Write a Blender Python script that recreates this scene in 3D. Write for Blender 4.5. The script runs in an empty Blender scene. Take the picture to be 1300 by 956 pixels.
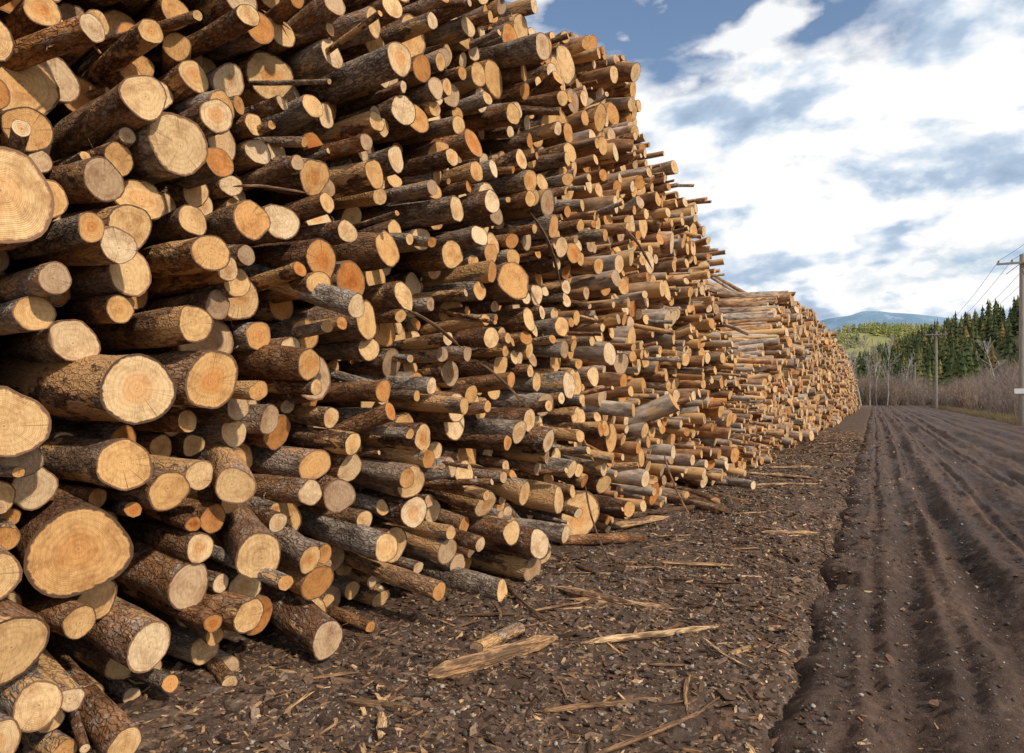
import bpy, math, numpy as np
from mathutils import Vector
rng=np.random.default_rng(7)
scene=bpy.context.scene
scene.view_settings.view_transform='Standard'
scene.view_settings.look='None'
scene.view_settings.exposure=0

# ------------------------------------------------------------ helpers
def _h(i,j,s):
    v=np.sin(i*127.1+j*311.7+s*74.7)*43758.5453
    return v-np.floor(v)
def vn(x,y,s=0):
    x=np.asarray(x,float);y=np.asarray(y,float)
    i=np.floor(x);j=np.floor(y);f=x-i;g=y-j
    f=f*f*(3-2*f);g=g*g*(3-2*g)
    a=_h(i,j,s);b=_h(i+1,j,s);c=_h(i,j+1,s);d=_h(i+1,j+1,s)
    return (a*(1-f)+b*f)*(1-g)+(c*(1-f)+d*f)*g-0.5
def sst(a,b,x):
    t=np.clip((x-a)/(b-a),0,1);return t*t*(3-2*t)

class MB:
    def __init__(s): s.v=[];s.n=0;s.f=[];s.m=[];s.a={};s.sm=[]
    def add(s,V,F,mat=0,smooth=True,**attrs):
        V=np.asarray(V,np.float32).reshape(-1,3);F=np.asarray(F,np.int64)
        s.v.append(V);s.f.append(F+s.n)
        s.m.append(np.full(len(F),mat,np.int32));s.sm.append(np.full(len(F),smooth,bool))
        for k,x in attrs.items(): s.a.setdefault(k,[]).append(np.asarray(x,np.float32).reshape(len(V),-1))
        s.n+=len(V)
    def build(s,name,mats):
        me=bpy.data.meshes.new(name)
        V=np.concatenate(s.v);me.vertices.add(len(V));me.vertices.foreach_set('co',V.ravel())
        tot=np.concatenate([np.full(len(f),f.shape[1],np.int32) for f in s.f])
        lv=np.concatenate([f.ravel() for f in s.f]).astype(np.int32)
        st=np.concatenate([[0],np.cumsum(tot)[:-1]]).astype(np.int32)
        me.loops.add(len(lv));me.loops.foreach_set('vertex_index',lv)
        me.polygons.add(len(tot));me.polygons.foreach_set('loop_start',st)
        me.polygons.foreach_set('loop_total',tot)
        me.polygons.foreach_set('material_index',np.concatenate(s.m))
        me.polygons.foreach_set('use_smooth',np.concatenate(s.sm))
        for k,l in s.a.items():
            A=np.concatenate(l)
            if A.shape[1]==3:
                at=me.attributes.new(k,'FLOAT_VECTOR','POINT');at.data.foreach_set('vector',A.ravel())
            else:
                at=me.attributes.new(k,'FLOAT_COLOR','POINT');at.data.foreach_set('color',A.ravel())
        for m in mats: me.materials.append(m)
        me.update(calc_edges=True);me.validate()
        ob=bpy.data.objects.new(name,me);scene.collection.objects.link(ob);return ob

class NT:
    def __init__(s,name):
        s.mat=bpy.data.materials.new(name);s.mat.use_nodes=True
        s.t=s.mat.node_tree;s.t.nodes.clear()
        s.out=s.t.nodes.new('ShaderNodeOutputMaterial');s.b=s.t.nodes.new('ShaderNodeBsdfPrincipled')
        s.t.links.new(s.b.outputs[0],s.out.inputs[0])
        s.b.inputs['Specular IOR Level'].default_value=0.2
    def n(s,typ,**k):
        x=s.t.nodes.new('ShaderNode'+typ)
        for a,v in k.items(): setattr(x,a,v)
        return x
    def l(s,a,b): s.t.links.new(a,b)
    def setin(s,i,v):
        if isinstance(v,bpy.types.NodeSocket): s.l(v,i)
        elif isinstance(v,(tuple,list)) and len(v)==3 and i.type=='RGBA': i.default_value=(*v,1)
        else: i.default_value=v
    def attr(s,name): 
        return s.n('Attribute',attribute_name=name)
    def math(s,op,a,b=0.5,c=None,clamp=False):
        x=s.n('Math',operation=op,use_clamp=clamp);s.setin(x.inputs[0],a);s.setin(x.inputs[1],b)
        if c is not None: s.setin(x.inputs[2],c)
        return x.outputs[0]
    def vm(s,op,a,b=(0,0,0)):
        x=s.n('VectorMath',operation=op);s.setin(x.inputs[0],a)
        if op=='SCALE': s.setin(x.inputs['Scale'],b)
        else: s.setin(x.inputs[1],b)
        return x.outputs['Value'] if op in('LENGTH','DOT_PRODUCT') else x.outputs[0]
    def noise(s,vec,scale,detail=4,rough=.55,dist=0,col=False):
        x=s.n('TexNoise');s.l(vec,x.inputs['Vector']);x.inputs['Scale'].default_value=scale
        x.inputs['Detail'].default_value=detail;x.inputs['Roughness'].default_value=rough;x.inputs['Distortion'].default_value=dist
        return x.outputs[1 if col else 0]
    def vor(s,vec,scale,feature='F1'):
        x=s.n('TexVoronoi',feature=feature);s.l(vec,x.inputs['Vector']);x.inputs['Scale'].default_value=scale
        return x
    def mr(s,v,a,b,c=0,d=1):
        x=s.n('MapRange');x.clamp=True;s.l(v,x.inputs[0])
        for i,q in zip((1,2,3,4),(a,b,c,d)): s.setin(x.inputs[i],q)
        return x.outputs[0]
    def mix(s,f,a,b,mode='MIX'):
        x=s.n('Mix',data_type='RGBA',blend_type=mode)
        s.setin(x.inputs[0],f);s.setin(x.inputs[6],a);s.setin(x.inputs[7],b);return x.outputs[2]
    def ramp(s,f,stops):
        x=s.n('ValToRGB');s.l(f,x.inputs[0]);e=x.color_ramp.elements
        while len(e)<len(stops): e.new(.5)
        for q,(p,c) in zip(e,stops): q.position=p;q.color=(*c,1)
        return x.outputs[0]
    def sep(s,v):
        x=s.n('SeparateXYZ');s.l(v,x.inputs[0]);return x.outputs
    def comb(s,a,b,c):
        x=s.n('CombineXYZ');s.setin(x.inputs[0],a);s.setin(x.inputs[1],b);s.setin(x.inputs[2],c);return x.outputs[0]
    def done(s,col,rough=.85,bump=None,bs=.5,bd=.01):
        s.setin(s.b.inputs['Base Color'],col);s.setin(s.b.inputs['Roughness'],rough)
        if bump is not None:
            x=s.n('Bump');s.l(bump,x.inputs['Height']);x.inputs['Strength'].default_value=bs;x.inputs['Distance'].default_value=bd
            s.l(x.outputs[0],s.b.inputs['Normal'])
        return s.mat

# ------------------------------------------------------------ materials
def mat_bark(far=False):
    m=NT('bark_weathered' if far else 'bark');lp=m.attr('lp').outputs['Vector'];rc=m.attr('rn')
    r=m.sep(rc.outputs['Vector']);al=rc.outputs['Alpha']
    v=m.vm('MULTIPLY',lp,(.4,1,1))
    n1=m.noise(v,9,4,.65)
    pn=m.noise(m.vm('MULTIPLY',lp,(.35,1,1)),5.0,4,.7)
    tone=m.math('ADD',m.math('MULTIPLY',r[0],.78),m.math('MULTIPLY',pn,.24))
    base=m.ramp(tone,[(0,(.13,.072,.045)),(.2,(.25,.135,.075)),(.36,(.38,.205,.095)),(.5,(.31,.215,.15)),(.66,(.38,.32,.265)),(.80,(.46,.41,.36)),(.9,(.50,.24,.09)),(1,(.56,.32,.14))])
    c=m.mix(m.mr(n1,.34,.66),m.mix(1,base,(.36,.30,.26),'MULTIPLY'),m.mix(1,base,(1.38,1.32,1.25),'MULTIPLY'))
    th=m.math('SUBTRACT',.80,m.math('MULTIPLY',al,.38))
    pk=m.math('MULTIPLY',m.math('SUBTRACT',pn,th),25,clamp=True)
    if far:
        c=m.mix(pk,c,(.60,.36,.16))
        return m.done(c,.9,n1,.7,.02)
    n2=m.noise(v,60,3,.65)
    lich=m.noise(m.vm('ADD',lp,(9,3,1)),16,3,.7)
    c=m.mix(m.math('MULTIPLY',m.mr(lich,.54,.62),m.math('MULTIPLY',r[1],.75)),c,(.47,.44,.39))
    dis=m.vm('ADD',m.vm('MULTIPLY',lp,(.33,1,1)),m.vm('SCALE',m.noise(lp,14,2,.6,0,True),.05))
    vo=m.vor(dis,34,'DISTANCE_TO_EDGE').outputs[0]
    vc=m.mr(vo,.0,.13)
    crk=m.math('MULTIPLY',m.math('SUBTRACT',1,vc),m.mr(r[2],.2,.9,.2,.9))
    c=m.mix(crk,c,m.mix(1,c,(.38,.32,.28),'MULTIPLY'))
    c=m.mix(m.mr(n2,.35,.6,.7,0),c,m.mix(1,c,(.34,.30,.27),'MULTIPLY'))
    pc=m.mix(m.noise(m.vm('MULTIPLY',lp,(.12,1,1)),45,2),(.42,.21,.08),(.70,.45,.22))
    c=m.mix(pk,c,pc)
    h=m.math('ADD',m.math('MULTIPLY',vc,.45),m.math('ADD',m.math('MULTIPLY',n2,.7),n1))
    h=m.math('SUBTRACT',h,m.math('MULTIPLY',pk,.6))
    return m.done(c,.9,h,1.0,.015)
def mat_cap():
    m=NT('cut_wood');lp=m.attr('lp').outputs['Vector'];rc=m.attr('rn')
    r=m.sep(rc.outputs['Vector']);al=rc.outputs['Alpha'];q=m.sep(lp)
    uv=m.comb(q[0],q[1],0);off=m.vm('SCALE',rc.outputs['Vector'],37)
    rho=m.vm('LENGTH',uv)
    met=m.vm('ADD',m.vm('SCALE',uv,q[2]),off)
    wob=m.noise(met,11,2)
    big=m.noise(met,9,4,.7);fine=m.noise(m.vm('MULTIPLY',met,(1,.18,1)),150,3,.7)
    rr=m.math('MULTIPLY',rho,q[2])
    ring=m.math('SINE',m.math('ADD',m.math('MULTIPLY',rr,850),m.math('MULTIPLY',wob,9)))
    ring2=m.math('SINE',m.math('ADD',m.math('MULTIPLY',rr,230),m.math('MULTIPLY',wob,7)))
    base=m.ramp(r[1],[(0,(.58,.25,.07)),(.15,(.70,.38,.14)),(.35,(.78,.50,.22)),(.6,(.83,.59,.31)),(.82,(.86,.68,.44)),(.91,(.66,.48,.30)),(1,(.44,.31,.20))])
    heart=m.math('MULTIPLY',m.mr(m.math('ADD',rho,m.math('MULTIPLY',wob,.35)),.5,.72,1,0),m.mr(r[2],.45,.95,0,.8))
    c=m.mix(heart,base,m.mix(1,base,(.92,.64,.42),'MULTIPLY'))
    c=m.mix(m.mr(ring,-.2,1,0,.25),c,m.mix(1,c,(.68,.48,.32),'MULTIPLY'))
    c=m.mix(m.mr(ring2,.0,1,0,.3),c,m.mix(1,c,(.72,.54,.36),'MULTIPLY'))
    c=m.mix(m.mr(big,.46,.72,0,.85),c,m.mix(1,c,(.52,.39,.30),'MULTIPLY'))
    c=m.mix(m.mr(fine,.35,.65,.42,0),c,m.mix(1,c,(.52,.4,.32),'MULTIPLY'))
    nrm=m.vm('NORMALIZE',uv)
    cr=m.noise(m.vm('ADD',m.vm('SCALE',nrm,3.2),off),2.6,1,.4)
    cw=m.math('ABSOLUTE',m.math('SUBTRACT',cr,.5))
    cm=m.math('MULTIPLY',m.mr(cw,.0,.008,1,0),m.mr(rho,.05,.4,.0,1))
    cm=m.math('MULTIPLY',cm,m.mr(al,.35,.55,0,.85))
    c=m.mix(cm,c,(.10,.055,.03))
    c=m.mix(m.mr(rr,.002,.006,.7,0),c,(.18,.09,.04))
    rim=m.math('ADD',rho,m.math('MULTIPLY',m.math('SUBTRACT',m.noise(met,38,2),.5),.12))
    rm=m.mr(rim,.905,.94)
    c=m.mix(rm,c,m.mix(r[0],(.09,.05,.03),(.26,.14,.08)))
    h=m.math('ADD',m.math('MULTIPLY',fine,.8),m.math('SUBTRACT',m.math('MULTIPLY',ring,.12),cm))
    h=m.math('SUBTRACT',h,m.math('MULTIPLY',rm,.4))
    return m.done(c,.8,h,.6,.006)
def mat_ground():
    m=NT('dirt');p=m.n('NewGeometry').outputs['Position']
    a=m.noise(p,1.3,4,.65);b=m.noise(p,14,5,.7)
    c=m.ramp(m.math('ADD',m.math('MULTIPLY',a,.5),m.math('MULTIPLY',b,.5)),[(.3,(.034,.023,.017)),(.5,(.088,.058,.042)),(.62,(.14,.096,.07)),(.75,(.21,.15,.11))])
    v=m.vor(m.vm('MULTIPLY',p,(1,.6,1)),48);vc=m.sep(v.outputs['Color'])
    chip=m.ramp(vc[0],[(0,(.03,.02,.016)),(.4,(.09,.06,.045)),(.7,(.20,.12,.07)),(.9,(.30,.20,.13)),(1,(.30,.27,.25))])
    c=m.mix(m.math('MULTIPLY',m.mr(vc[1],.45,.55),m.mr(b,.4,.55,0,.7)),c,chip)
    q=m.sep(p);far=m.math('MAXIMUM',m.mr(q[0],7.8,11),m.mr(q[1],118,135))
    g=m.ramp(m.noise(p,.5,5,.7),[(.35,(.09,.075,.05)),(.6,(.16,.14,.08)),(.8,(.20,.17,.11))])
    c=m.mix(far,c,g)
    h=m.math('ADD',b,m.math('MULTIPLY',vc[2],.6))
    return m.done(c,.95,h,.9,.02)
def mat_road():
    m=NT('mud_road');p=m.n('NewGeometry').outputs['Position']
    st=m.vm('MULTIPLY',p,(1,.14,1))
    a=m.noise(st,2.6,5,.65);b=m.noise(p,13,6,.75);g=m.noise(p,.45,3)
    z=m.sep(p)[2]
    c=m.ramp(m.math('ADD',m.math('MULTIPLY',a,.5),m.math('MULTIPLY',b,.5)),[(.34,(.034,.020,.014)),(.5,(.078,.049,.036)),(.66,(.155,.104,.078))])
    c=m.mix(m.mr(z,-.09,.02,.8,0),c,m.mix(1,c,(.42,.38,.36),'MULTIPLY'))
    c=m.mix(m.mr(g,.42,.65,0,.6),c,m.mix(1,c,(1.5,1.42,1.37),'MULTIPLY'))
    v=m.vor(p,80);vc=m.sep(v.outputs['Color'])
    st2=m.math('MULTIPLY',m.mr(vc[0],.86,.9),m.mr(v.outputs['Distance'],.3,.4,1,0))
    c=m.mix(st2,c,m.mix(vc[1],(.10,.08,.07),(.28,.24,.21)))
    h=m.math('ADD',m.math('MULTIPLY',b,1.5),m.math('MULTIPLY',st2,.3))
    return m.done(c,m.mr(a,.35,.65,.5,.95),h,1.0,.03)
def mat_simple(name,c0,c1,scale=8,rough=.85,bs=.4,bd=.01,stretch=(1,1,1)):
    m=NT(name);p=m.n('TexCoord').outputs['Object'];n=m.noise(m.vm('MULTIPLY',p,stretch),scale,5,.65)
    return m.done(m.mix(m.mr(n,.3,.7),c0,c1),rough,n,bs,bd)
def mat_attr(name,stops,bs=.4,scale=60,trans=False):
    m=NT(name);rc=m.attr('rn');r=m.sep(rc.outputs['Vector']);p=m.n('TexCoord').outputs['Object']
    c=m.ramp(r[0],stops);n=m.noise(p,scale,3,.6)
    c=m.mix(m.mr(n,.35,.65),m.mix(1,c,(.6,.58,.55),'MULTIPLY'),m.mix(1,c,(1.25,1.22,1.2),'MULTIPLY'))
    return m.done(c,.9,n,bs,.004)
BARK=mat_bark();BARKF=mat_bark(True);CAP=mat_cap()

# ------------------------------------------------------------ camera
cd=bpy.data.cameras.new('camera');cam=bpy.data.objects.new('camera',cd);scene.collection.objects.link(cam)
cam.location=(0,0,1.7);cam.rotation_euler=(math.radians(90),0,math.radians(28))
cd.lens=24;cd.sensor_width=36;cd.shift_y=25/1300;cd.clip_end=20000;cd.clip_start=.05
scene.camera=cam

# ------------------------------------------------------------ terrain
def ground_z(x,y):
    f=np.exp(-np.maximum(np.hypot(x,y)-30,0)/30)
    z=(.09*vn(x*.8,y*.8,1)+.07*vn(x*2.7,y*2.7,2)+.035*vn(x*8,y*8,3)+.016*vn(x*25,y*25,4))*f
    under=sst(-.55,-.2,x)*(1-sst(7.3,7.7,x))*(1-sst(138,140,y))
    return z-.3*under
RUTS=[]
_g=np.random.default_rng(77)
for c,w,d in ((.02,.05,.035),(.28,.12,.08),(.55,.05,.045),(.85,.16,.105),(1.35,.07,.06),(1.75,.2,.11),(2.15,.07,.05),(2.6,.15,.08),(3.3,.25,.115),(4.2,.12,.06),(4.9,.25,.10),(5.8,.14,.06),(6.5,.2,.07)):
    RUTS.append((c,w,d,_g.uniform(0,99),_g.uniform(.5,1.3)))
def road_z(x,y):
    z=np.full(np.shape(x),.02)
    f=np.exp(-np.maximum(y-25,0)/30)
    for c,w,d,s,k in RUTS:
        wv=.28*vn(y*.10*k,y*0+s,5)+.07*vn(y*.55,y*0+s,6)+.03*vn(y*2.1,y*0+s,16)
        am=np.clip(.8+1.1*vn(y*.22,y*0+s,17),.2,1.3)
        u=(x-c-wv)/(w*(1+.5*vn(y*.8,y*0+s,18)))
        z=z-d*am*np.exp(-u*u)+.45*d*am*np.exp(-(np.abs(u)-1.6)**2*3)*(1+1.2*vn(y*5,y*0+s,19))
        z=z+.014*np.exp(-u*u)*np.sin(y*2*math.pi/.10+np.sign(u)*1.2)*f*np.clip(vn(x*0+c,y*.6,7)*2+.4,0,1.4)
    z=z+(.06*vn(x*1.6,y*.8,8)+.04*vn(x*7,y*4,9)+.032*vn(x*19,y*15,10)+.016*vn(x*40,y*35,14))*np.maximum(f,.15)
    edge=vn(y*1.3,y*0+3,11)*.35+vn(y*6,y*0+3,12)*.15
    z=z-.25*(1-sst(-.62,-.2,x+edge))-.25*sst(7.2,7.6,x+edge)
    return z
def grid(xs,ys,zf):
    X,Y=np.meshgrid(xs,ys);Z=zf(X,Y);nx,ny=len(xs),len(ys)
    i=np.arange((ny-1)*(nx-1));r=i//(nx-1);c=i%(nx-1);a=r*nx+c
    return np.stack([X,Y,Z],-1),np.stack([a,a+1,a+nx+1,a+nx],1)
def geo(a,b,step,g=1.05):
    o=[a];s=step
    while abs(o[-1]-a)<abs(b-a): s*=g;o.append(o[-1]+(s if b>a else -s))
    return np.array(o)
xs=np.concatenate([geo(-4.6,-6000,.05,1.13)[::-1],np.arange(-4.55,0,.035),geo(0,8,.2,1.02),geo(8.6,6000,.3,1.15)])
ys=np.concatenate([geo(1,-3000,.06,1.2)[::-1],np.arange(1.04,8.5,.035),geo(8.55,9000,.04,1.035)])
b=MB();V,F=grid(xs,ys,ground_z);b.add(V,F);b.build('ground',[mat_ground()])
xs=np.concatenate([np.arange(-.9,3,.025),np.arange(3,7.9,.05)]);ys=np.concatenate([geo(1.5,-25,.08,1.1)[::-1],np.arange(1.53,9,.025),geo(9.03,139,.03,1.02)])
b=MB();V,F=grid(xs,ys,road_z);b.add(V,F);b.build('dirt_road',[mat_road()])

# ------------------------------------------------------------ log packing
def pack(y0,y1,H,rf,seed,C=110,W=650,maxn=9000):
    g=np.random.default_rng(seed);Y=np.zeros(maxn);Z=np.zeros(maxn);R=np.zeros(maxn);n=0;fail=0
    while n<maxn and fail<60:
        r=rf(g);c=g.uniform(y0,y1,C);k=max(0,n-W)
        if n:
            dy=c[:,None]-Y[None,k:n];s=(r+R[k:n])**2-dy*dy
            z=np.where(s>0,Z[k:n]+np.sqrt(np.maximum(s,0)),r).max(1);z=np.maximum(z,r)
        else: z=np.full(C,r)
        h=H(c);cost=np.where(z+r*.5>h,9,z/h);i=cost.argmin()
        if cost[i]>=9: fail+=1;continue
        Y[n],Z[n],R[n]=c[i],z[i],r;n+=1
    return np.stack([Y[:n],Z[:n],R[:n]],1)
def r1(g):
    u=g.random()
    if u<.055: return g.uniform(.13,.19)
    if u<.33: return g.uniform(.09,.13)
    return g.uniform(.042,.09)
def H1(y):
    h=np.interp(y,[-4,3,6,7.5,9,10.5,12,12.7,13.4,15.0,15.8,16.4,17.4,19.5],[6.2,6.1,6.0,6.25,6.75,7.4,7.6,6.8,6.15,6.1,5.6,4.3,2.6,.9])
    return h+.35*vn(y*1.3,y*0,21)
P1=pack(-4,20,H1,r1,1,C=80,W=750)
heroes4=np.array([(2.18,1.73,.19,3.3),(2.61,1.79,.165,3.3),(1.6,2.58,.2,3.35),(1.93,.94,.215,3.4),(1.55,1.59,.16,3.25),(1.55,.62,.15,3.25),(2.1,1.36,.125,3.3),(2.34,1.2,.11,3.3),
 (7.3,.32,.27,3.0),(2.23,.41,.12,3.3),(2.5,2.1,.105,3.3),(2.6,2.51,.11,3.3),(4.97,4.9,.2,3.65),(8.5,6.2,.25,3.7),(6.06,3.7,.19,3.5),(8.05,5.2,.24,3.65),(6.36,5.1,.2,3.6),(4.3,2.87,.15,3.4),(8.5,1.16,.2,3.05),(6.6,.6,.15,2.95),(5.0,1.6,.14,3.2),(10.4,4.4,.2,3.45),(5.2,3.9,.13,3.5)])
heroes=heroes4[:,:3]
keep=np.ones(len(P1),bool)
for (y,z,r) in heroes:
    d=np.hypot(P1[:,0]-y,P1[:,1]-z);keep&=d>(r+P1[:,2]*.62)
P1=P1[keep]
keep=rng.random(len(P1))>.05;P1=P1[keep]
def H2(y):
    return np.interp(y,[17,19,22,26,30,34.5,60,90,98,104],[.7,1.3,2.4,4.3,5.8,6.6,6.7,6.5,5.8,3.2])+.35*vn(y*.8,y*0,22)
def r2(g): return g.uniform(.07,.12) if g.random()<.5 else g.uniform(.11,.21)
def r3(g): return g.uniform(.09,.2)
P2=[pack(17,38,H2,r2,2,C=100,W=600)]
for k,(a,bb) in enumerate(((38,60),(60,82),(82,104))): P2.append(pack(a,bb,H2,r3,5+k,C=90,W=500))
P2=np.concatenate(P2)
print('logs',len(P1),len(P2))

def xbase(y): return np.interp(y,[-4,0,2.6,5.2,7.5,16,40,66,104],[-3.65,-3.55,-3.45,-3.15,-2.95,-2.9,-2.6,-2.3,-2.2])
def log_params(P,g,hero=None,L=5.0,sl=-.75):
    y,z,r=P.T;n=len(P)
    sp=g.uniform(sl,.22,n)
    lean=.065*z+.20*np.clip(z-3.5,0,4)*np.clip((y-4)/4,0,1)*.7
    xf=xbase(y)-lean+.35*vn(y*.6,z*.6,31)+.3*vn(y*1.6,z*1.6,32)+sp
    low=np.clip(1-z/1.6,0,1)
    xf+=low*g.uniform(.0,.38,n)
    out=g.random(n)<.07;xf+=out*g.uniform(.05,.35,n)
    if hero is not None: xf=-hero
    odd=(g.random(n)<(.14 if hero is None else 0))*1.0
    return dict(xf=xf,y=y,z=z,r=r,yaw=np.radians(g.normal(8.0,4.0,n)+low*3+odd*g.normal(0,11,n)),pitch=np.radians(g.normal(1.0,2.8,n)+low*4.5+odd*g.normal(0,8,n)),
      L=np.full(n,L)*g.uniform(.9,1.1,n),tap=g.normal(0,.10,n),rn=g.random((n,4)),t1=g.normal(0,.12,n),t2=g.normal(0,.12,n),bend=g.normal(0,.07,(n,2)))
def add_logs(b,p,S,sv,g,rough=.0,bm=0):
    n=len(p['y'])
    if n==0:return
    sv=np.array(sv,float);R=len(sv);th=np.arange(S)*2*math.pi/S
    s=sv[None,:]/sv[-1]*p['L'][:,None]
    if p['L'].mean()>2: s[:, :-1]=sv[None,:-1]
    ya,pi_=p['yaw'],p['pitch']
    A=np.stack([-np.cos(ya)*np.cos(pi_),np.sin(ya)*np.cos(pi_),np.sin(pi_)],1)
    B1=np.cross(A,[0,0,1]);B1/=np.linalg.norm(B1,axis=1)[:,None];B2=np.cross(B1,A)
    ph=g.uniform(0,6.28,(n,6));dr=g.normal(0,1.2,(n,6))
    T=th[None,None,:];Sx=s[:,:,None]
    w=np.ones((n,R,S))
    for k,(f,a) in enumerate(((1,.02),(2,.055),(3,.035),(4,.02),(6,.015))):
        amp=a*np.abs(g.normal(1,.5,n))
        w+=amp[:,None,None]*np.cos(f*T+ph[:,k][:,None,None]+dr[:,k][:,None,None]*Sx)
    w+=.04*np.sin(Sx*7+ph[:,5][:,None,None])
    if rough: w+=g.normal(0,rough,(n,R,S))
    rad=p['r'][:,None,None]*w*(1+p['tap'][:,None,None]*Sx/2)
    c,sn=rad*np.cos(T),rad*np.sin(T)
    tilt=(p['t1'][:,None,None]*c+p['t2'][:,None,None]*sn)*np.exp(-Sx/.25)
    bx=p['bend'][:,0][:,None,None]*Sx*Sx*.25;bz=p['bend'][:,1][:,None,None]*Sx*Sx*.25
    Fp=np.stack([p['xf'],p['y'],p['z']],1)
    V=Fp[:,None,None,:]+A[:,None,None,:]*(Sx+tilt)[...,None]+B1[:,None,None,:]*(c+bx)[...,None]+B2[:,None,None,:]*(sn+bz)[...,None]
    off=g.uniform(0,60,(n,3))
    lp=np.stack([np.broadcast_to(Sx,c.shape),c,sn],-1)+off[:,None,None,:]
    rn=np.broadcast_to(p['rn'][:,None,None,:],(n,R,S,4))
    i=np.arange(R-1)[:,None]*S;j=np.arange(S)[None,:];j2=(j+1)%S
    q=np.stack([i+j,i+j2,i+S+j2,i+S+j],-1).reshape(-1,4)
    Fq=(q[None]+(np.arange(n)*R*S)[:,None,None]).reshape(-1,4)
    b.add(V.reshape(-1,3),Fq,bm,True,lp=lp.reshape(-1,3),rn=rn.reshape(-1,4))
    pit=g.normal(0,.10,(n,2))
    for end in (0,R-1):
        rim=V[:,end];cen=rim.mean(1)
        if end==0: cen=cen+(rim[:,0]-cen)*pit[:,:1]+(rim[:,S//4]-cen)*pit[:,1:]
        VV=np.concatenate([rim,cen[:,None]],1)
        l=np.zeros((n,S+1,3));l[:,:S,0]=np.cos(th);l[:,:S,1]=np.sin(th);l[:,:,2]=p['r'][:,None]
        a=np.arange(S);t=np.stack([np.full(S,S),(a+1)%S,a],1)
        if end: t=t[:,::-1]
        Ft=(t[None]+(np.arange(n)*(S+1))[:,None,None]).reshape(-1,3)
        b.add(VV.reshape(-1,3),Ft,1,False,lp=l.reshape(-1,3),rn=np.broadcast_to(p['rn'][:,None,:],(n,S+1,4)).reshape(-1,4))
    return A,B1,B2
def tube_twigs(b,base,dirn,L,r,g,rn,curl=.25,lp=False):
    n=len(base);dirn=dirn/np.linalg.norm(dirn,axis=1)[:,None]
    u=np.cross(dirn,g.normal(0,1,(n,3)));u/=np.linalg.norm(u,axis=1)[:,None];v=np.cross(dirn,u)
    mid=base+dirn*(L*.5)[:,None]+u*(L*curl*g.normal(0,.35,n))[:,None]
    tip=base+dirn*L[:,None]+v*(L*curl*g.normal(0,.4,n))[:,None]
    V=np.zeros((n,7,3))
    for k in range(3):
        c,s=math.cos(k*2.094),math.sin(k*2.094)
        o=u*c+v*s;V[:,k]=base+o*r[:,None];V[:,3+k]=mid+o*(r*.65)[:,None]
    V[:,6]=tip
    q=np.array([(0,1,4,3),(1,2,5,4),(2,0,3,5)]);t=np.array([(3,4,6),(4,5,6),(5,3,6)])
    idx=(np.arange(n)*7)[:,None,None]
    n0=b.n;kw=dict(rn=np.broadcast_to(rn[:,None],(n,7,4)).reshape(-1,4))
    if lp: kw['lp']=V.reshape(-1,3)
    b.add(V.reshape(-1,3),(q[None]+idx).reshape(-1,4),0,True,**kw)
    b.f.append((t[None]+idx+n0).reshape(-1,3));b.m.append(np.zeros(n*3,np.int32));b.sm.append(np.ones(n*3,bool))
    return mid,tip
twigs=tube_twigs
near=[0,.015,.06,.13,.22,.33,.46,.62,.8,1.05,1.4,1.9,2.8,5]
mid=[0,.03,.15,.35,.65,1.1,1.8,3,5]
far=[0,.5,1.5,3,6.5]
g=np.random.default_rng(11)
def sub(p,m): return {k:v[m] for k,v in p.items()}
def stubs(b,p,ax,per,g):
    A,B1,B2=ax;n=len(p['y']);i=np.repeat(np.arange(n),per);i=i[g.random(len(i))<.45];m=len(i)
    s=g.uniform(.05,1.0,m);t=g.uniform(0,6.28,m)
    o=B1[i]*np.cos(t)[:,None]+B2[i]*np.sin(t)[:,None]
    base=np.stack([p['xf'][i],p['y'][i],p['z'][i]],1)+A[i]*s[:,None]+o*(p['r'][i]*.85)[:,None]
    rn=p['rn'][i];tube_twigs(b,base,o+A[i]*g.normal(-.3,.3,m)[:,None],g.uniform(.03,.11,m)*(1+(g.random(m)<.1)*2.5),g.uniform(.005,.013,m),g,rn,.3,True)
b=MB()
n1=P1[:,0]<8
hp=log_params(heroes,g,heroes4[:,3]);hp['rn'][:,1]=np.clip(hp['rn'][:,1],.3,.8);add_logs(b,hp,28,near,g,.008)
pn=log_params(P1[n1],g);ax=add_logs(b,pn,20,near,g,.008);stubs(b,pn,ax,2,g)
pm=log_params(P1[~n1],g);add_logs(b,pm,13,mid,g,0,2)
k=g.choice(len(P1),450,replace=False);T=P1[k].copy();T[:,0]+=g.uniform(-.12,.12,450);T[:,1]+=g.uniform(-.1,.1,450);T[:,2]=g.uniform(.018,.045,450);T=T[T[:,1]>.08]
tp=log_params(T,g);tp['xf']+=g.uniform(-.05,.35,len(T));tp['yaw']+=np.radians(g.normal(0,9,len(T)));tp['pitch']+=np.radians(g.normal(0,7,len(T)))
add_logs(b,tp,8,mid,g)
b.build('log_pile',[BARK,CAP,BARKF])
b=MB()
p=log_params(P2,g,L=7.5,sl=-.6);p['tap']*=.5;p['rn'][:,0]=p['rn'][:,0]*.75+.25
m=P2[:,0]<38
add_logs(b,sub(p,m),11,[0,.1,.6,1.5,3,5,7.5],g);add_logs(b,sub(p,~m),8,far,g)
b.build('log_pile',[BARKF,CAP])
def gz(x,y): return float(ground_z(np.array(x),np.array(y)))
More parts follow.
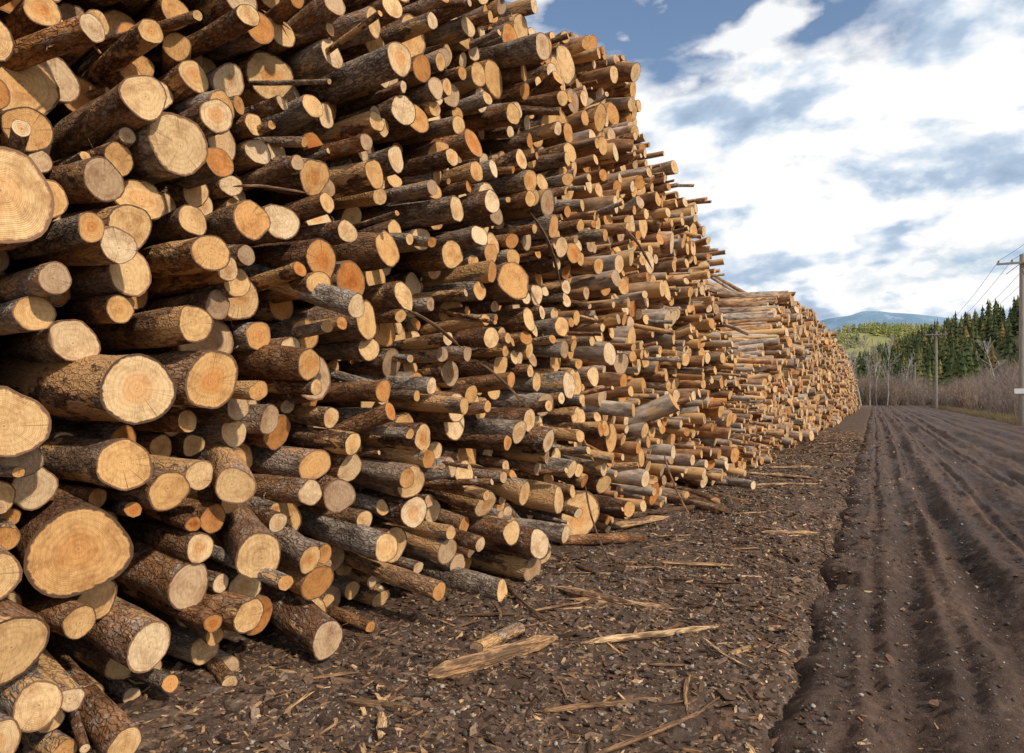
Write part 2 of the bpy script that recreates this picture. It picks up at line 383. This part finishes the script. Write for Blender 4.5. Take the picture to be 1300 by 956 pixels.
def loose(x0,y0,x1,y1,r,seed):
    g=np.random.default_rng(seed);L=math.hypot(x1-x0,y1-y0)
    ya=math.atan2(y1-y0,-(x1-x0))
    z=gz(x0,y0)+r*.8;pit=math.atan2(gz(x1,y1)+r*.8-z,L)
    p=dict(xf=np.array([x0]),y=np.array([y0]),z=np.array([z]),r=np.array([r]),yaw=np.array([ya]),pitch=np.array([pit]),L=np.array([L]),tap=np.array([-.15]),rn=g.random((1,4)),t1=g.normal(0,.4,1),t2=g.normal(0,.4,1),bend=g.normal(0,.1,(1,2)))
    b=MB();add_logs(b,p,20,list(np.linspace(0,1,12)),g,.02);b.build('loose_log',[BARK,CAP])
loose(-2.34,3.90,-2.22,4.30,.048,1)
loose(-2.45,7.9,-3.15,7.1,.06,2)
loose(-2.2,10.9,-3.0,12.0,.08,3)
loose(-2.0,10.2,-3.0,10.9,.06,4)
loose(-1.95,13.0,-3.0,13.9,.09,5)

# ------------------------------------------------------------ debris
def splinter(b,p0,p1,w,t,seed,bow=.0,col=None,seg=9):
    gg=np.random.default_rng(seed);p0=np.array(p0,float);p1=np.array(p1,float);d=p1-p0;L=np.linalg.norm(d);d/=L
    u=np.cross(d,[0,0,1]);u/=np.linalg.norm(u);v=np.cross(u,d);S=7
    th=np.arange(S)*2*math.pi/S
    prof=np.abs(gg.normal(1,.18,S))
    V=[]
    ea,eb=gg.uniform(4,8),gg.uniform(3,7)
    for k in range(seg+1):
        f=k/seg;e=min(1,f*ea+.25)*min(1,(1-f)*eb+.12)
        c=p0+d*L*f+u*bow*math.sin(f*3.1+.3)*L+v*bow*.25*math.sin(f*5)*L+u*gg.normal(0,.06)*w
        rr=prof*(1+gg.normal(0,.09,S))
        V.append(c+u[None]*(np.cos(th)*w*.5*e*rr)[:,None]+v[None]*(np.sin(th)*t*.5*e*rr)[:,None])
    V=np.array(V).reshape(-1,3)
    i=np.arange(seg)[:,None]*S;j=np.arange(S)[None];j2=(j+1)%S
    Fq=np.stack([i+j,i+j2,i+S+j2,i+S+j],-1).reshape(-1,4)
    r=gg.random(4);r[0]=col if col is not None else r[0]
    vals=np.broadcast_to(r,(len(V),4)).copy()
    ax=(V-p0)@d;vals[:,1]=gg.random();lpv=np.stack([ax,(V-p0)@u,(V-p0)@v],1)+gg.uniform(0,50,3)
    b.add(V,Fq,0,False,rn=vals,lp=lpv)
    for e0 in (0,seg*S):
        b.add(V[e0:e0+S],np.arange(S)[None],0,False,rn=vals[e0:e0+S],lp=lpv[e0:e0+S])
def mat_split():
    m=NT('split_wood');rc=m.attr('rn');r=m.sep(rc.outputs['Vector']);lp=m.attr('lp').outputs['Vector']
    c=m.ramp(r[0],[(0,(.07,.045,.03)),(.3,(.16,.095,.055)),(.6,(.34,.20,.105)),(.85,(.52,.33,.17)),(1,(.64,.46,.27))])
    v=m.vm('MULTIPLY',lp,(.06,1,1));n=m.noise(v,110,3,.6);n2=m.noise(m.vm('MULTIPLY',lp,(.3,1,1)),14,3,.6)
    c=m.mix(m.mr(n,.38,.58),m.mix(1,c,(.32,.26,.22),'MULTIPLY'),m.mix(1,c,(1.25,1.22,1.2),'MULTIPLY'))
    c=m.mix(m.mr(n2,.48,.58,0,.85),c,(.13,.08,.05))
    return m.done(c,.9,n,1,.012)
SPLIT=mat_split()
WOOD=mat_attr('weathered_wood',[(0,(.07,.045,.03)),(.3,(.16,.095,.055)),(.6,(.32,.19,.10)),(.85,(.52,.34,.18)),(1,(.64,.45,.27))],.8,45)
b=MB()
hd=[((-2.36,3.36),(-1.92,4.28),.075,.085,.01,.7),((-2.33,3.40),(-2.0,4.05),.04,.05,-.02,.9),((-2.42,5.36),(-1.38,5.24),.10,.04,.03,.9),((-2.2,5.15),(-1.35,5.33),.07,.04,-.02,.75),((-2.3,5.3),(-1.7,5.22),.05,.07,.02,.5),
 ((-1.75,4.27),(-1.0,5.06),.055,.035,.01,.95),((-2.85,5.3),(-1.74,4.3),.026,.026,.06,.35),((-3.0,8.35),(-2.5,9.3),.18,.1,0,.8),((-2.95,11.6),(-1.7,9.8),.09,.07,.01,.5),
 ((-2.7,11.9),(-1.95,10.3),.11,.08,0,.4),((-2.6,12.3),(-1.6,11.0),.08,.06,0,.6),((-.95,6.6),(-.22,6.9),.05,.03,0,.85),((-2.9,9.6),(-2.2,10.8),.1,.08,0,.25),
 ((-2.3,13.5),(-.9,14.2),.1,.05,.01,.9),((-2.5,15),(-1.1,15.2),.13,.06,0,.85),((-2.6,17),(-1.0,17.6),.12,.06,0,.8),((-1.2,8.6),(-.6,9.2),.1,.04,0,.8),((-1.9,6.6),(-1.2,7.0),.08,.03,0,.7),((-2.9,6.6),(-2.3,5.9),.02,.02,.05,.45),
 ((-2.9,4.4),(-2.2,4.9),.025,.02,.05,.3),((-1.6,3.3),(-1.05,3.75),.05,.03,.03,.5),((-1.2,3.0),(-.75,3.9),.03,.02,.04,.4),((-2.6,2.9),(-2.2,3.0),.05,.03,0,.6)]
for k,(a,c,w,t,bw,col) in enumerate(hd):
    z0=gz(*a)+t*.4;z1=gz(*c)+t*.4
    splinter(b,(*a,z0),(*c,z1),w,t,100+k,bw,col,16)
for k,(a,c,w) in enumerate([((-2.75,6.9,.75),(-2.25,6.3,.03),.02),((-3.0,6.0,3.5),(-2.95,6.7,2.9),.035),((-3.1,4.1,2.35),(-2.95,4.7,2.1),.03),((-3.1,5.2,2.0),(-2.8,5.6,1.6),.025),((-2.9,8.4,3.9),(-2.6,8.9,3.4),.04),((-3.25,2.7,2.9),(-3.05,3.1,2.95),.016),((-2.7,9.8,.9),(-2.2,9.3,.05),.03)]):
    splinter(b,a,c,w,w,900+k,.06,.2+.05*k,12)
g=np.random.default_rng(5)
for k in range(620):
    y=2.4+g.random()**1.4*38;x=g.uniform(-3.3,-.35) if g.random()<.93 else g.uniform(-.3,.6)
    L=g.uniform(.08,.55)*(1+y*.03)*(.6 if y<4 else 1);a=g.normal(.6,1.0);w=g.uniform(.008,.035)*(1.8 if g.random()<.10 else 1);dx,dy=math.cos(a)*L,math.sin(a)*L
    if x+dx>.1: dx=-dx
    splinter(b,(x,y,gz(x,y)+w*.3+(.02 if x>-.4 else 0)),(x+dx,y+dy,gz(x+dx,y+dy)+w*.4),w,w*.6,300+k,g.normal(0,.04),g.random()**1.0,6)
b.build('broken_wood',[SPLIT])
def chips(name,n,mat,smin,smax,asp,flat,xr,yr,yp,rock=False,seed=1,onroad=.03,rp=1):
    g=np.random.default_rng(seed)
    y=yr[0]+g.random(n)**yp*(yr[1]-yr[0]);x=g.uniform(xr[0],xr[1],n)
    cl=vn(x*1.1,y*1.1,90)+.5*vn(x*3,y*3,91)+g.random(n)*.5;kk=cl>.0
    x,y=x[kk],y[kk];n=len(x)
    x=np.where(g.random(n)<onroad,-.4+np.abs(g.normal(0,.9,n)),x)
    z=np.where(x>-.35,road_z(x,y),ground_z(x,y))
    L=g.uniform(smin,smax,n)*(g.random(n)**1.8+.3)*(1+y*.03);W=L*g.uniform(*asp,n);T=L*flat
    a=g.uniform(0,6.28,n);tx=g.normal(0,.28,n);ty=g.normal(0,.28,n)
    U=np.stack([np.cos(a),np.sin(a),tx],1);Vv=np.stack([-np.sin(a),np.cos(a),ty],1);Wn=np.cross(U,Vv)
    if not rock:
        o=np.array([(-1,-.6,-1),(.2,-1,-1),(1,-.2,-1),(.5,.9,-1),(-.8,.7,-1),(-1,-.6,1),(.2,-1,1),(1,-.2,1),(.5,.9,1),(-.8,.7,1)],float)*.5
        o=o[None]*(1+g.normal(0,.22,(n,10,1)));FF5=np.array([(5,6,7,8,9)]);F4=np.array([(0,1,6,5),(1,2,7,6),(2,3,8,7),(3,4,9,8),(4,0,5,9)])
    else:
        ph=(1+5**.5)/2
        o=np.array([(-1,ph,0),(1,ph,0),(-1,-ph,0),(1,-ph,0),(0,-1,ph),(0,1,ph),(0,-1,-ph),(0,1,-ph),(ph,0,-1),(ph,0,1),(-ph,0,-1),(-ph,0,1)])/3.8
        o=o[None]*(1+g.normal(0,.2,(n,12,1)))
        FF5=None;F4=np.array([(0,11,5),(0,5,1),(0,1,7),(0,7,10),(0,10,11),(1,5,9),(5,11,4),(11,10,2),(10,7,6),(7,1,8),(3,9,4),(3,4,2),(3,2,6),(3,6,8),(3,8,9),(4,9,5),(2,4,11),(6,2,10),(8,6,7),(9,8,1)])
    C=np.stack([x,y,z+T*.3+.001],1)
    P=C[:,None]+U[:,None]*(o[...,0]*L[:,None])[...,None]+Vv[:,None]*(o[...,1]*W[:,None])[...,None]+Wn[:,None]*(o[...,2]*T[:,None])[...,None]
    m=o.shape[1];rv=g.random((n,1,4));rv[...,0]**=rp;rn=np.broadcast_to(rv,(n,m,4)).reshape(-1,4)
    b=MB();idx=(np.arange(n)*m)[:,None,None]
    b.add(P.reshape(-1,3),(F4[None]+idx).reshape(-1,F4.shape[1]),0,rock,rn=rn)
    if FF5 is not None:
        b.f.append((FF5[None]+idx).reshape(-1,5));b.m.append(np.zeros(n,np.int32));b.sm.append(np.zeros(n,bool))
    return b.build(name,[mat])
chips('wood_chips',38000,WOOD,.012,.065,(.12,.45),.12,(-3.9,-.35),(1.2,36),1.9,seed=3,rp=1.3)
BL=mat_attr('bark_litter',[(0,(.03,.02,.015)),(.4,(.085,.052,.035)),(.8,(.16,.095,.06)),(1,(.25,.18,.13))])
chips('bark_litter',38000,BL,.015,.08,(.3,.75),.12,(-3.9,-.3),(1.2,30),1.8,seed=4,onroad=.02)
ST=mat_attr('stone',[(0,(.06,.048,.04)),(.6,(.15,.13,.11)),(1,(.38,.35,.32))])
chips('gravel',15000,ST,.010,.032,(.6,1),.6,(-3.0,-.2),(1.2,20),1.7,True,seed=6,onroad=.15)

# ------------------------------------------------------------ vegetation
def brush(name,C,hts,stems,seed,mat):
    g=np.random.default_rng(seed);b=MB();n=len(C)
    i=np.repeat(np.arange(n),stems);m=len(i)
    base=np.stack([C[i,0]+g.normal(0,.35,m),C[i,1]+g.normal(0,.35,m),np.full(m,-.1)],1)
    d=np.stack([g.normal(0,.33,m),g.normal(0,.33,m),np.ones(m)],1);L=hts[i]*g.uniform(.5,1.1,m)
    rn=g.random((m,4));rn[:,0]=np.clip(g.normal(.5,.25,n)[i]+g.normal(0,.12,m),0,1)
    dist=np.hypot(base[:,0],base[:,1]);r=np.clip(dist*.00025,.008,.035)
    mid,tip=twigs(b,base,d,L,r,g,rn)
    dn=d/np.linalg.norm(d,axis=1)[:,None]
    for k in range(4):
        f=g.uniform(.1,.95,m);st=mid*(1-f[:,None])+tip*f[:,None]
        twigs(b,st,dn+g.normal(0,.45,(m,3)),L*g.uniform(.15,.4,m),r*.6,g,rn,.4)
    return b.build(name,[mat])
BR=mat_attr('brush_twigs',[(0,(.11,.085,.075)),(.35,(.20,.155,.14)),(.7,(.31,.255,.225)),(1,(.40,.28,.16))],scale=3)
g=np.random.default_rng(9)
C=[];H=[]
for k in range(860):
    y=24+g.random()**.9*125;x=8.8+g.random()**1.4*28
    C.append((x,y));H.append(g.uniform(1.7,3.4)+min(4.2,(x-8.8)*.36))
for k in range(280):
    x=g.uniform(-14,9);y=g.uniform(141,170);C.append((x,y));H.append(g.uniform(2.4,6.2))
brush('roadside_brush',np.array(C),np.array(H),26,10,BR)
g=np.random.default_rng(12);b=MB();n=14000
y=18+g.random(n)**1.3*110;x=7.5+np.abs(g.normal(0,1.4,n));base=np.stack([x,y,np.zeros(n)-.02],1)
rn=g.random((n,4));twigs(b,base,np.stack([g.normal(0,.35,n),g.normal(0,.35,n),np.ones(n)],1),g.uniform(.15,.6,n),np.full(n,.009),g,rn)
b.build('dry_grass',[mat_attr('dry_grass',[(0,(.14,.10,.06)),(1,(.34,.27,.15))],scale=4)])

TB=mat_attr('pale_bark',[(0,(.30,.27,.25)),(1,(.48,.45,.42))],scale=3)
def bare_tree(x,y,h,seed,R=.13):
    g=np.random.default_rng(seed);b=MB()
    def tube(pts,rs,S=6):
        pts=np.array(pts);V=[]
        for k,p in enumerate(pts):
            d=pts[min(k+1,len(pts)-1)]-pts[max(k-1,0)];d/=np.linalg.norm(d)+1e-9
            u=np.cross(d,[.3,1,.1]);u/=np.linalg.norm(u);v=np.cross(d,u);th=np.arange(S)*2*math.pi/S
            V.append(p+(u[None]*np.cos(th)[:,None]+v[None]*np.sin(th)[:,None])*rs[k])
        V=np.array(V).reshape(-1,3);i=np.arange(len(pts)-1)[:,None]*S;j=np.arange(S)[None];j2=(j+1)%S
        b.add(V,np.stack([i+j,i+j2,i+S+j2,i+S+j],-1).reshape(-1,4),0,True,rn=np.full((len(V),4),g.random()))
    def br(p,d,L,r,dep):
        pts=[p];q=p;dd=d/np.linalg.norm(d);n=5
        for k in range(n):
            dd=dd+g.normal(0,.1,3)+np.array([0,0,.05]);dd/=np.linalg.norm(dd);q=q+dd*L/n;pts.append(q)
        tube(pts,[max(.014,r*(1-.75*k/n)) for k in range(n+1)],6 if dep<2 else 4)
        if dep<4:
            for k in range(11 if dep==0 else 5):
                f=g.uniform(.3 if dep==0 else .15,1);i=min(n-1,int(f*n));s=pts[i]+(pts[i+1]-pts[i])*(f*n-i)
                nd=dd*.9+g.normal(0,.4,3);nd[2]=abs(nd[2])*.8+.4
                br(s,nd,L*g.uniform(.25,.42)*(1.2-f*.5),max(.014,r*.4),dep+1)
    br(np.array([x,y,-.2]),np.array([g.normal(0,.06),g.normal(0,.06),1.]),h,R,0)
    b.build('bare_tree',[TB])
for k,(x,y,h) in enumerate([(-2.2,138,12.5),(.3,142,11),(1.9,140,10.5),(-4.0,146,12.5),(4.5,152,9),(-.8,140,12),(16,120,9),(22,105,9.5),(27,88,9),(33,130,11)]): bare_tree(x,y,h,40+k)

# hills
crest=np.array([(330,60,54),(200,170,52),(95,330,45),(50,480,37),(12,650,27),(-80,900,18),(-300,1100,15)],float)
def hill1(x,y):
    best=np.zeros(np.shape(x))
    for k in range(len(crest)-1):
        a,c=crest[k],crest[k+1];d=c[:2]-a[:2];t=np.clip(((x-a[0])*d[0]+(y-a[1])*d[1])/(d@d),0,1)
        dd=np.hypot(x-a[0]-t*d[0],y-a[1]-t*d[1]);h=a[2]+t*(c[2]-a[2])
        best=np.maximum(best,h*np.exp(-(dd/62)**2))
    return best-1.5+4*vn(x*.02,y*.02,50)*np.clip(best/20,0,1)
def hill2(x,y):
    c=1350+.15*x;h=np.interp(x,[-900,-200,0,150,350,900],[50,104,116,108,150,170])
    return h*np.exp(-((y-c)/330)**2)-3+10*vn(x*.008,y*.008,51)
def hill3(x,y):
    h=np.interp(x,[-2600,-1300,-700,-350,-60,250,500,900,1500,3000],[330,380,430,470,515,490,450,420,430,350])
    return h*np.exp(-(np.abs(y-4600)/900)**1.5)+50*vn(x*.004,y*.004,52)+18*vn(x*.015,y*.015,53)-20
HM=mat_simple('forest_floor',(.07,.065,.03),(.16,.135,.07),.08)
b=MB();V,F=grid(np.linspace(-420,520,120),np.linspace(0,1250,150),hill1);b.add(V,F);b.build('hillside',[HM])
b=MB();V,F=grid(np.linspace(-900,1100,100),np.linspace(850,2100,60),hill2);b.add(V,F);b.build('forested_hill',[mat_simple('sunlit_hill_meadow',(.16,.17,.06),(.32,.29,.11),.02)])  # sunlit look of the far ridge is painted into its ground colour
def mat_mtn():
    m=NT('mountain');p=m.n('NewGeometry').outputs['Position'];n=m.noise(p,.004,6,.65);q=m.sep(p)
    c=m.mix(m.mr(n,.4,.6),(.13,.22,.32),(.19,.29,.40))  # distance haze is mixed into the rock colour as blue
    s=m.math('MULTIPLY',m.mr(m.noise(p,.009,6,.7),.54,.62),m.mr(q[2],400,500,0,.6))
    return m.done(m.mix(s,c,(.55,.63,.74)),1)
b=MB();V,F=grid(np.linspace(-2600,3000,220),np.linspace(3300,5600,70),hill3);b.add(V,F);b.build('mountain',[mat_mtn()])
def conifers(name,X,Y,Z,Hh,mat,g,T=9,S=11,w=.2):
    n=len(X);rn=g.random((n,4));o=np.zeros((n,T,S+1,3));th=np.arange(S)*2*math.pi/S
    wd=g.uniform(.75,1.25,n)[:,None]
    for t in range(T):
        f=t/(T-1);zt=.12+.82*f;rad=w*(1-f)**.85+.015
        rr=rad*wd*g.uniform(.4,1.25,(n,S));a=th[None]+g.uniform(0,6.28,(n,1))+g.normal(0,.15,(n,S))
        o[:,t,:S,0]=rr*np.cos(a);o[:,t,:S,1]=rr*np.sin(a);o[:,t,:S,2]=zt-rr*.45+g.normal(0,.014,(n,S))
        o[:,t,S,2]=min(1,zt+.13+.02*(t==T-1))
    V=np.stack([X,Y,Z],1)[:,None,None,:]+o*Hh[:,None,None,None]
    j=np.arange(S);tr=np.stack([j,(j+1)%S,np.full(S,S)],1)
    Fv=(tr[None]+(np.arange(n*T)*(S+1))[:,None,None]).reshape(-1,3)
    b=MB();b.add(V.reshape(-1,3),Fv,0,False,rn=np.broadcast_to(rn[:,None],(n,T*(S+1),4)).reshape(-1,4))
    th3=np.arange(4)*math.pi/2;tv=np.zeros((n,8,3));
    for k in range(4):
        tv[:,k]=np.stack([X+np.cos(th3[k])*.02*Hh,Y+np.sin(th3[k])*.02*Hh,Z-1],1);tv[:,k+4]=np.stack([X+np.cos(th3[k])*.008*Hh,Y+np.sin(th3[k])*.008*Hh,Z+.6*Hh],1)
    q=np.array([(0,1,5,4),(1,2,6,5),(2,3,7,6),(3,0,4,7)])
    b.add(tv.reshape(-1,3),(q[None]+(np.arange(n)*8)[:,None,None]).reshape(-1,4),1,False,rn=np.broadcast_to(rn[:,None],(n,8,4)).reshape(-1,4))
    return b.build(name,[mat,TB])
g=np.random.default_rng(21)
X=g.uniform(-200,330,26000);Y=g.uniform(110,1000,26000);Z=hill1(X,Y)
k=(Z>1)&(Y>120)&(np.abs(X)<Y*.95);X,Y,Z=X[k],Y[k],Z[k];k=vn(X*.03,Y*.03,60)+g.random(len(X))*.6>.05;X,Y,Z=X[k][:4600],Y[k][:4600],Z[k][:4600]
PG=mat_attr('pine_needles',[(0,(.026,.044,.018)),(.45,(.055,.075,.026)),(.75,(.10,.11,.036)),(.9,(.18,.155,.05)),(1,(.22,.14,.05))],scale=.6)
conifers('pine_forest',X,Y,Z,g.uniform(6,16,len(X)),PG,g,8,9)
X=g.uniform(-420,520,9000);Y=g.uniform(900,1450,9000);Z=hill2(X,Y);k=(Z>3)&(vn(X*.012,Y*.012,61)>-.08);X,Y,Z=X[k],Y[k],Z[k]
PL=mat_attr('sunlit_larch_needles',[(0,(.12,.15,.045)),(.5,(.20,.23,.065)),(1,(.34,.31,.09))],scale=.3)  # sunlight on this tree band is put into the lighter yellow-green
conifers('larch_forest',X,Y,Z,g.uniform(11,19,len(X)),PL,g,4,7,.24)

# ------------------------------------------------------------ utility poles
PW=mat_simple('pole_wood',(.20,.165,.135),(.36,.31,.26),6,.9,.5,.01,(4,4,.3))
GL=mat_simple('insulator_glass',(.25,.22,.2),(.3,.28,.26),5,.3)
WH=mat_simple('white_sign_paint',(.72,.72,.70),(.82,.82,.80),5,.5)
import bmesh
from mathutils import Matrix
def pole(x,y,h,sign=False):
    bm=bmesh.new()
    bmesh.ops.create_cone(bm,cap_ends=True,segments=14,radius1=.18,radius2=.12,depth=h+.6,matrix=Matrix.Translation((0,0,h/2-.3)))
    def box(c,s,rot=0):
        bmesh.ops.create_cube(bm,size=1,matrix=Matrix.Translation(c)@Matrix.Rotation(rot,4,'Y')@Matrix.Diagonal((*s,1)))
    box((0,-.17,h-.5),(2.5,.1,.12))
    box((-.42,-.235,h-.82),(.04,.03,.95),math.radians(50));box((.42,-.235,h-.82),(.04,.03,.95),math.radians(-50))
    nb=len(bm.faces)
    for q in (-1.15,-.5,.5,1.15):
        bmesh.ops.create_cone(bm,cap_ends=True,segments=8,radius1=.03,radius2=.055,depth=.1,matrix=Matrix.Translation((q,-.17,h-.39)))
        bmesh.ops.create_uvsphere(bm,u_segments=8,v_segments=5,radius=.05,matrix=Matrix.Translation((q,-.17,h-.32)))
    bm.faces.ensure_lookup_table()
    for f in bm.faces[nb:]: f.material_index=1
    if sign:
        n0=len(bm.faces);box((-.02,-.19,2.0),(.75,.02,.3));bm.faces.ensure_lookup_table()
        for f in bm.faces[n0:]: f.material_index=2
    me=bpy.data.meshes.new('utility_pole');bm.to_mesh(me);bm.free()
    for m in (PW,GL,WH): me.materials.append(m)
    o=bpy.data.objects.new('utility_pole',me);scene.collection.objects.link(o);o.location=(x,y,0);return (x,y,h)
pl=[pole(8.3,-11,10),pole(7.6,49.3,10,True),pole(7.3,108,10.5),pole(7.5,168,8.8)]
b=MB()
for a,c in zip(pl[:-1],pl[1:]):
    for q in (-1.15,-.5,.5,1.15):
        t=np.linspace(0,1,25);P=np.stack([a[0]+q+(c[0]-a[0])*t,a[1]-.17+(c[1]-a[1])*t,a[2]-.3+(c[2]-a[2])*t-1.1*4*t*(1-t)],1)
        S=4;V=np.concatenate([P[:,None]+np.array([[math.cos(k*1.57)*.012,0,math.sin(k*1.57)*.012] for k in range(S)])[None]]).reshape(-1,3)
        i=np.arange(24)[:,None]*S;j=np.arange(S)[None];j2=(j+1)%S
        b.add(V,np.stack([i+j,i+j2,i+S+j2,i+S+j],-1).reshape(-1,4))
b.build('power_line',[mat_simple('wire',(.03,.03,.03),(.05,.05,.05),5,.5)])

# ------------------------------------------------------------ light + sky
sv=Vector((.80,-.26,.62)).normalized()
sd=bpy.data.lights.new('sun','SUN');so=bpy.data.objects.new('sun',sd);scene.collection.objects.link(so)
sd.energy=3.7;sd.angle=math.radians(2);sd.color=(1,.875,.71);so.rotation_euler=(-sv).to_track_quat('-Z','Y').to_euler()
w=bpy.data.worlds.new('World');scene.world=w;w.use_nodes=True;t=w.node_tree;t.nodes.clear()
m=NT.__new__(NT);m.t=t
out=m.n('OutputWorld');bg1=m.n('Background');bg2=m.n('Background');mx=m.n('MixShader')
sk=m.n('TexSky');sk.sky_type='NISHITA';sk.sun_disc=False;sk.sun_elevation=math.asin(sv.z);sk.sun_rotation=math.atan2(sv.x,sv.y)
m.l(sk.outputs[0],bg1.inputs[0]);bg1.inputs[1].default_value=.15
d=m.n('TexCoord').outputs['Generated'];q=m.sep(d)
zz=m.math('ADD',m.math('MAXIMUM',q[2],0),.42)
pv=m.comb(m.math('DIVIDE',q[0],zz),m.math('DIVIDE',q[1],zz),m.math('MULTIPLY',q[2],1.2))
pv=m.vm('ADD',pv,(3.1,1.7,0))
n1=m.noise(pv,2.1,7,.52,.15)
pc=m.vm('ADD',pv,(7.3,2.2,0))
n3=m.noise(pc,4.2,6,.5,.1)
n4=m.noise(m.vm('ADD',pc,(.02,.01,-.05)),4.2,6,.5,.1)
cov=m.math('MAXIMUM',m.mr(n1,.38,.45),m.mr(n3,.50,.56,0,.95))
dl=m.math('SUBTRACT',n3,n4)
thick=m.math('ADD',m.mr(n1,.48,.70,0,.30),m.mr(n3,.42,.58,.42,0))
lit=m.math('SUBTRACT',m.math('ADD',1.0,m.math('MULTIPLY',dl,3.5)),thick,clamp=True)
cc=m.ramp(lit,[(0,(.34,.45,.60)),(.38,(.48,.60,.76)),(.62,(.76,.84,.93)),(.80,(1.0,1.0,1.0))])
hz=m.mr(q[2],.0,.12,.5,0)
cc=m.mix(hz,cc,(.86,.91,.96))
m.l(cc,bg2.inputs[0]);bg2.inputs[1].default_value=1.0
m.l(m.math('MAXIMUM',cov,hz),mx.inputs[0]);m.l(bg1.outputs[0],mx.inputs[1]);m.l(bg2.outputs[0],mx.inputs[2]);m.l(mx.outputs[0],out.inputs[0])
